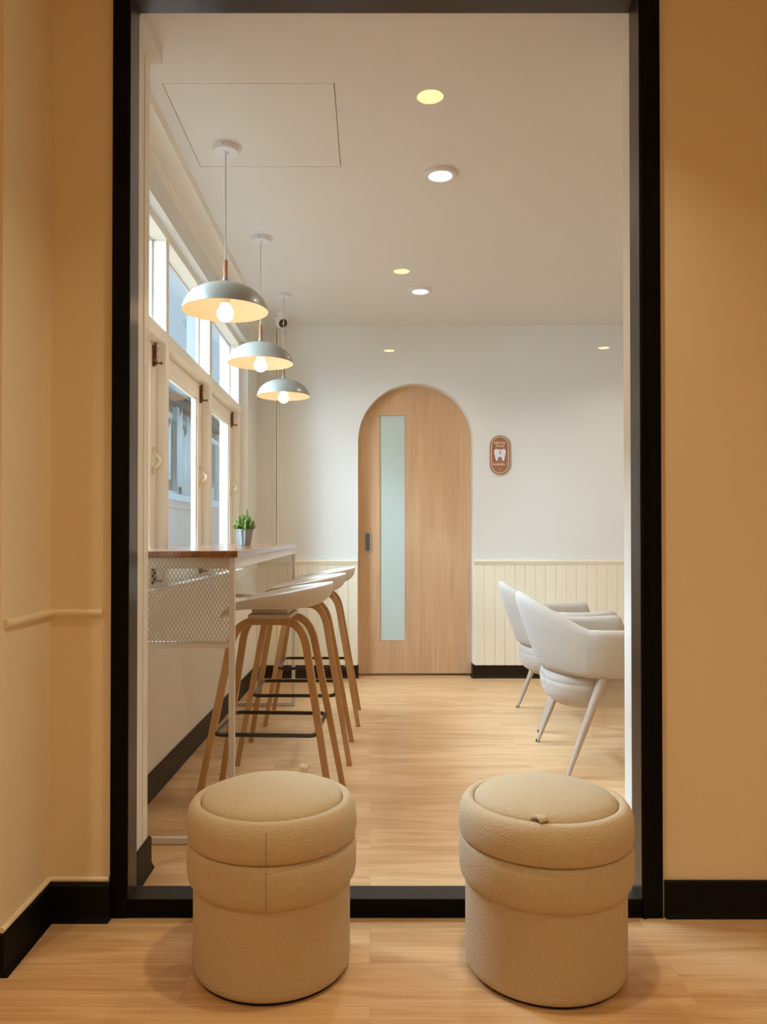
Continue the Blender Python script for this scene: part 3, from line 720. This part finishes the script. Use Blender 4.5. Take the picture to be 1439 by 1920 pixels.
# ---------------------------------------------------------------- armchairs (facing +x, towards the window-free side)
def make_chair(loc, label):
    r = empty('armchair', loc, label, 'armchair', 'linen armchairs facing right')    # local origin: centre of the chair
    # seat cushion, local x from -.235 to .29
    bm = bmesh.new(); rows = []; NT = 40
    def plan(th, s=1):
        c, sn = math.cos(th), math.sin(th); n = 2.6 if c < 0 else 5
        a, b = (.235, .262) if c < 0 else (.27, .262)
        R = (1 / ((abs(c) / a) ** n + (abs(sn) / b) ** n)) ** (1 / n); return R * c * s, R * sn * s
    prof = [(0, .285), (.55, .285), (.76, .290), (.90, .315), (.975, .350), (1.0, .385), (1.0, .402), (.992, .4045), (.992, .4065), (1.0, .409), (.985, .430), (.94, .450), (.86, .460), (.6, .468), (0, .470)]
    for s, z in prof:
        if s == 0: rows.append([bm.verts.new((0, 0, z))])
        else: rows.append([bm.verts.new((*plan(2 * PI * i / NT, s), z)) for i in range(NT)])
    for k in range(len(rows) - 1):
        a, b = rows[k], rows[k + 1]
        for i in range(NT):
            j = (i + 1) % NT; vs = []
            for v in (a[i % len(a)], a[j % len(a)], b[j % len(b)], b[i % len(b)]):
                if v not in vs: vs.append(v)
            bm.faces.new(vs)
    finish('seat', bm, M['chair'], r, smooth=60)
    # back shell: U in plan, parameter t from -1 (far arm front) to 1 (near arm front)
    W2, XB, RB = .285, -.215, .22                       # half width, back centre, corner sweep
    L_arm = .53
    # plan centreline
    path = []
    for k in range(13): path.append((.265 - (.265 + .0) * k / 12, W2 + .012 * math.sin(PI * k / 24)))        # straight arm, far (+y)
    for k in range(1, 24): an = PI / 2 + PI * k / 24; path.append((XB * -1 * 0 + (.215 + .0) * math.cos(an), (W2 + .012) * math.sin(an)))
    for k in range(13): path.append((0 + .265 * k / 12, -(W2 + .012 * math.sin(PI * (12 - k) / 24))))
    n = len(path); mid = (n - 1) / 2
    def section(i):
        x, y = path[i]; a = path[min(i + 1, n - 1)]; b = path[max(i - 1, 0)]
        t = Vector((a[0] - b[0], a[1] - b[1], 0)).normalized(); nrm = Vector((t.y, -t.x, 0))       # outward?
        if nrm.dot(Vector((x - .05, y, 0))) < 0: nrm = -nrm
        u = abs(i - mid) / mid                          # 0 at back centre, 1 at arm front
        arcf = max(0.0, min(1.0, (.37 - u) / .37)); sm = (arcf * arcf * (3 - 2 * arcf)) * .8 + arcf * .2
        zt_ = .665 + .16 * sm ** .8 + .012 * max(0, (u - .62) / .38)
        zb_ = .452
        lean = .135 * sm
        th = .031 + .004 * sm
        ends = 1.0
        ring = []
        if u > .93:
            e = (u - .93) / .07; zt_ -= .075 * e * e; th *= (1 - .55 * e * e); 
        hgt = zt_ - zb_
        for cz, cn in ((0.0, -.35), (0.0, .35), (.03, .8), (.10, 1), (.35, 1.06), (.65, 1.04), (.88, .95), (.96, .7), (1.0, .25), (1.0, -.25), (.96, -.7), (.88, -.95), (.65, -1), (.35, -1), (.10, -1), (.03, -.8)):
            z = zb_ + hgt * cz; ln = lean * cz ** 1.05
            ring.append(Vector((x, y, 0)) + nrm * (th * cn) + Vector((-ln, 0, z)))
        return ring
    rings = [section(i) for i in range(n)]
    i0, i1 = 15, n - 16
    def shell(name, ia, ib, label=None):
        bm = bmesh.new(); vr = [[bm.verts.new(p) for p in rings[i]] for i in range(ia, ib + 1)]
        for a, b in zip(vr, vr[1:]):
            m = len(a)
            for j in range(m): bm.faces.new((a[j], a[(j + 1) % m], b[(j + 1) % m], b[j]))
        bm.faces.new(vr[0][::-1]); bm.faces.new(vr[-1])
        return finish(name, bm, M['chair'], r, smooth=50, label=label)
    bk = shell('backrest', i0, i1); shell('armrest', 0, i0); shell('armrest', i1, n - 1)
    bm = bmesh.new()
    for i in (i0, i1): sweep(bm, [p for p in rings[i]], circ(.0010, 6), up=(.3, .9, .2), closed=True)
    sweep(bm, [rings[i][1] + Vector((0, 0, .001)) for i in range(0, n)], circ(.0035, 6))
    finish('piping', bm, M['chair'], bk)
    for sy_ in (-1, 1):
        for tx, fx in ((-.020, -.195), (.215, .375)):
            top = Vector((tx, sy_ * .288, .462)); ft = Vector((fx, sy_ * .312, .0)); k = 7
            pts = [ft + (top - ft) * (j / k) for j in range(k + 1)]
            def sec(j): rr = .0105 + .0165 * (j / 7) ** .8; return [(rr * .8 * math.cos(2 * PI * m / 14), rr * 1.05 * math.sin(2 * PI * m / 14)) for m in range(14)]
            lg = finish('leg', sweep(bmesh.new(), pts, sec, up=(0, 1, 0)), M['chairleg'], r, smooth=50)
            finish('foot_cap', sweep(bmesh.new(), [ft + Vector((0, 0, -.0)), ft + (top - ft) * .03], circ(.0105, 12), up=(0, 1, 0)), M['rubber'], lg, smooth=50, label='black rubber foot')
    return r
c1 = make_chair((1.085, 3.84, 0), 'oat linen armchair nearer the camera, right side cut by the black frame')
dup(c1, (1.135, 4.66, 0), 'oat linen armchair farther away, partly hidden behind the other armchair')

# ---------------------------------------------------------------- ottomans
def make_ottoman(loc, label, tab_back, seam, sc=1.0):
    r = empty('ottoman', loc, label, 'ottoman', 'sand coloured ottomans before the glass', rz=0)
    finish('base_plate', lathe(bmesh.new(), [(0, 0), (.188, 0), (.188, .012), (0, .012)]), M['rubber'], r)
    k = sc
    finish('body', lathe(bmesh.new(), [(0, .008), (.185, .008), (.194 * k, .0095), (.1985 * k, .016), (.2 * k, .03), (.2 * k, .236), (0, .236)], seg=96), M['otto'], r, smooth=50)
    finish('lower_band', lathe(bmesh.new(), [(.190, .222), (.199 * k, .2235), (.2065 * k, .229), (.2125 * k, .239), (.2155 * k, .254), (.2165 * k, .275), (.2165 * k, .305), (.2145 * k, .321), (.2105 * k, .329), (.204, .3325), (.19, .3325)], seg=96), M['otto'], r, smooth=50)
    up_ = [(.188, .3315), (.204 * k, .3325), (.2105 * k, .3345), (.2145 * k, .341), (.2165 * k, .353), (.217 * k, .375), (.2155 * k, .395), (.210 * k, .412), (.202 * k, .4235), (.193 * k, .4285), (.1855, .4275), (.1815, .422), (.180, .412)]
    finish('upper_band', lathe(bmesh.new(), up_, seg=96), M['otto'], r, smooth=50)
    lid = finish('lid_cushion', lathe(bmesh.new(), [(0, .405), (.1785, .405), (.1797, .419), (.1782, .4265), (.172, .434), (.157, .443), (.127, .4535), (.087, .4610), (.04, .4655), (0, .4665)], seg=96), M['otto'], r, smooth=50)
    sg_ = -1 if not tab_back else 1
    # folded pull tab of fabric
    tx = -.052 if not tab_back else .066; ty = sg_ * math.sqrt(.176 ** 2 - tx ** 2)
    d = Vector((tx, ty, 0)).normalized(); d = Vector((.55, -.85, 0)).normalized() if not tab_back else d
    p = Vector((tx, ty, .430))
    cs = Vector((0, 0, 1)).cross(d).normalized(); hw, th_ = (.0135, .0035) if not tab_back else (.0125, .0045)
    if tab_back: pl_ = [p + Vector((0, 0, -.008)), p + d * .001 + Vector((0, 0, .008)), p + d * .003 + Vector((0, 0, .018)), p + d * .010 + Vector((0, 0, .024)), p + d * .018 + Vector((0, 0, .020))]
    else: pl_ = [p - d * .016 + Vector((0, 0, -.001)), p - d * .006 + Vector((0, 0, .007)), p + d * .006 + Vector((0, 0, .010)), p + d * .016 + Vector((0, 0, .007)), p + d * .019 + Vector((0, 0, .001))]
    bm = bmesh.new(); rows = []
    for i_, q_ in enumerate(pl_):
        tt = (pl_[min(i_ + 1, 4)] - pl_[max(i_ - 1, 0)]).normalized(); nn = tt.cross(cs)
        rows.append([bm.verts.new(q_ + cs * sa * hw + nn * sb * th_) for sa, sb in ((-1, -1), (1, -1), (1, 1), (-1, 1))])
    for ra, rb in zip(rows, rows[1:]):
        for j_ in range(4): bm.faces.new((ra[j_], ra[(j_ + 1) % 4], rb[(j_ + 1) % 4], rb[j_]))
    bm.faces.new(rows[0][::-1]); bm.faces.new(rows[-1])
    finish('pull_tab', bm, M['otto'], lid, bevel=.002, smooth=50, label='small folded fabric pull tab')
    if seam:
        th = -PI / 2 + .055
        for prof, nm in ((up_[2:8], 'seam'), ([(.2075 * k, .230), (.2128 * k, .239), (.2158 * k, .254), (.2167 * k, .275), (.2167 * k, .305), (.2148 * k, .321)], 'seam')):
            finish(nm, sweep(bmesh.new(), [(rr * math.cos(th), rr * math.sin(th), z) for rr, z in prof], circ(.0009, 6), up=(1, 0, 0)), M['otto_s'], r, label='vertical stitched seam')
    return r
make_ottoman((-.2515, 2.018, 0), 'left sand fabric ottoman, its vertical stitched seam facing the camera', True, True)
make_ottoman((.4485, 2.006, 0), 'right sand fabric ottoman with its small pull tab facing the camera', False, False, 1.012)

# ---------------------------------------------------------------- outside the windows
tag(finish('pavement', BX(-12, -1.2, -4, 40, -.2, -.05), M['asph'], kind='structure'), 'grey pavement outside the windows', 'ground')
bf = empty('building', (-4.2, 12, 0), 'pink and white shop front across the lane, seen through the casements', 'building')
def fp(name, bm, m, **k):
    bmesh.ops.translate(bm, verts=bm.verts, vec=(4.2, -12, 0)); return finish(name, bm, m, bf, **k)
bm = bmesh.new(); y = 2.0
while y < 30: box(bm, -4.4, -4.2, y, y + .292, -.1, 1.84); y += .3
fp('pink_panelling', bm, M['pink'])
fp('ledge', BX(-4.4, -4.12, 2, 30, 1.84, 1.98), M['facw'], bevel=.01)
fp('ledge', BX(-4.4, -4.15, 2, 30, 1.68, 1.72), M['pink'])
fp('upper_wall', BX(-4.6, -4.4, 2, 30, 1.9, 4.3), M['curt'])
rn = random.Random(5)
y = 3.0
while y < 29:
    o = fp('shop_window_frame', box(box(box(bmesh.new(), -4.4, -4.28, y - .06, y + .06, 1.98, 4.1), -4.4, -4.30, y + .06, y + 1.54, 3.62, 3.74), -4.4, -4.30, y + .06, y + 1.54, 1.98, 2.06), M['facw'])
    y += 1.6
fp('fascia', BX(-4.45, -4.18, 2, 30, 3.95, 4.25), M['dkbeam'])
for (y, z, h__) in ((16.9, 2.2, 1.7), (17.35, 2.0, 1.5), (17.8, 1.95, 1.9), (18.3, 2.2, 1.5), (15.9, 2.3, 1.2), (14.5, 2.1, 1.5), (20.4, 1.98, .5), (24.5, 2.1, 1.2)):
    bm = bmesh.new(); pts = [(-4.2 + .04 * math.sin(k * 1.3), y + .055 * k, z + .05 * math.sin(k * .9)) for k in range(8)]
    A = [bm.verts.new(p) for p in pts]; B = [bm.verts.new((p[0], p[1], p[2] + h__ - .2 * math.sin(i * .5))) for i, p in enumerate(pts)]
    for i in range(7): bm.faces.new((A[i], A[i + 1], B[i + 1], B[i]))
    fp('hanging_sheet', bm, M['sheet'], solid=.012, smooth=60, label='pale hanging sheet')
fp('awning', prism(bmesh.new(), [(-4.4, 4.3), (-3.7, 3.95), (-3.7, 4.0), (-4.4, 4.36)], 'y', 13, 19.5), M['facw'])
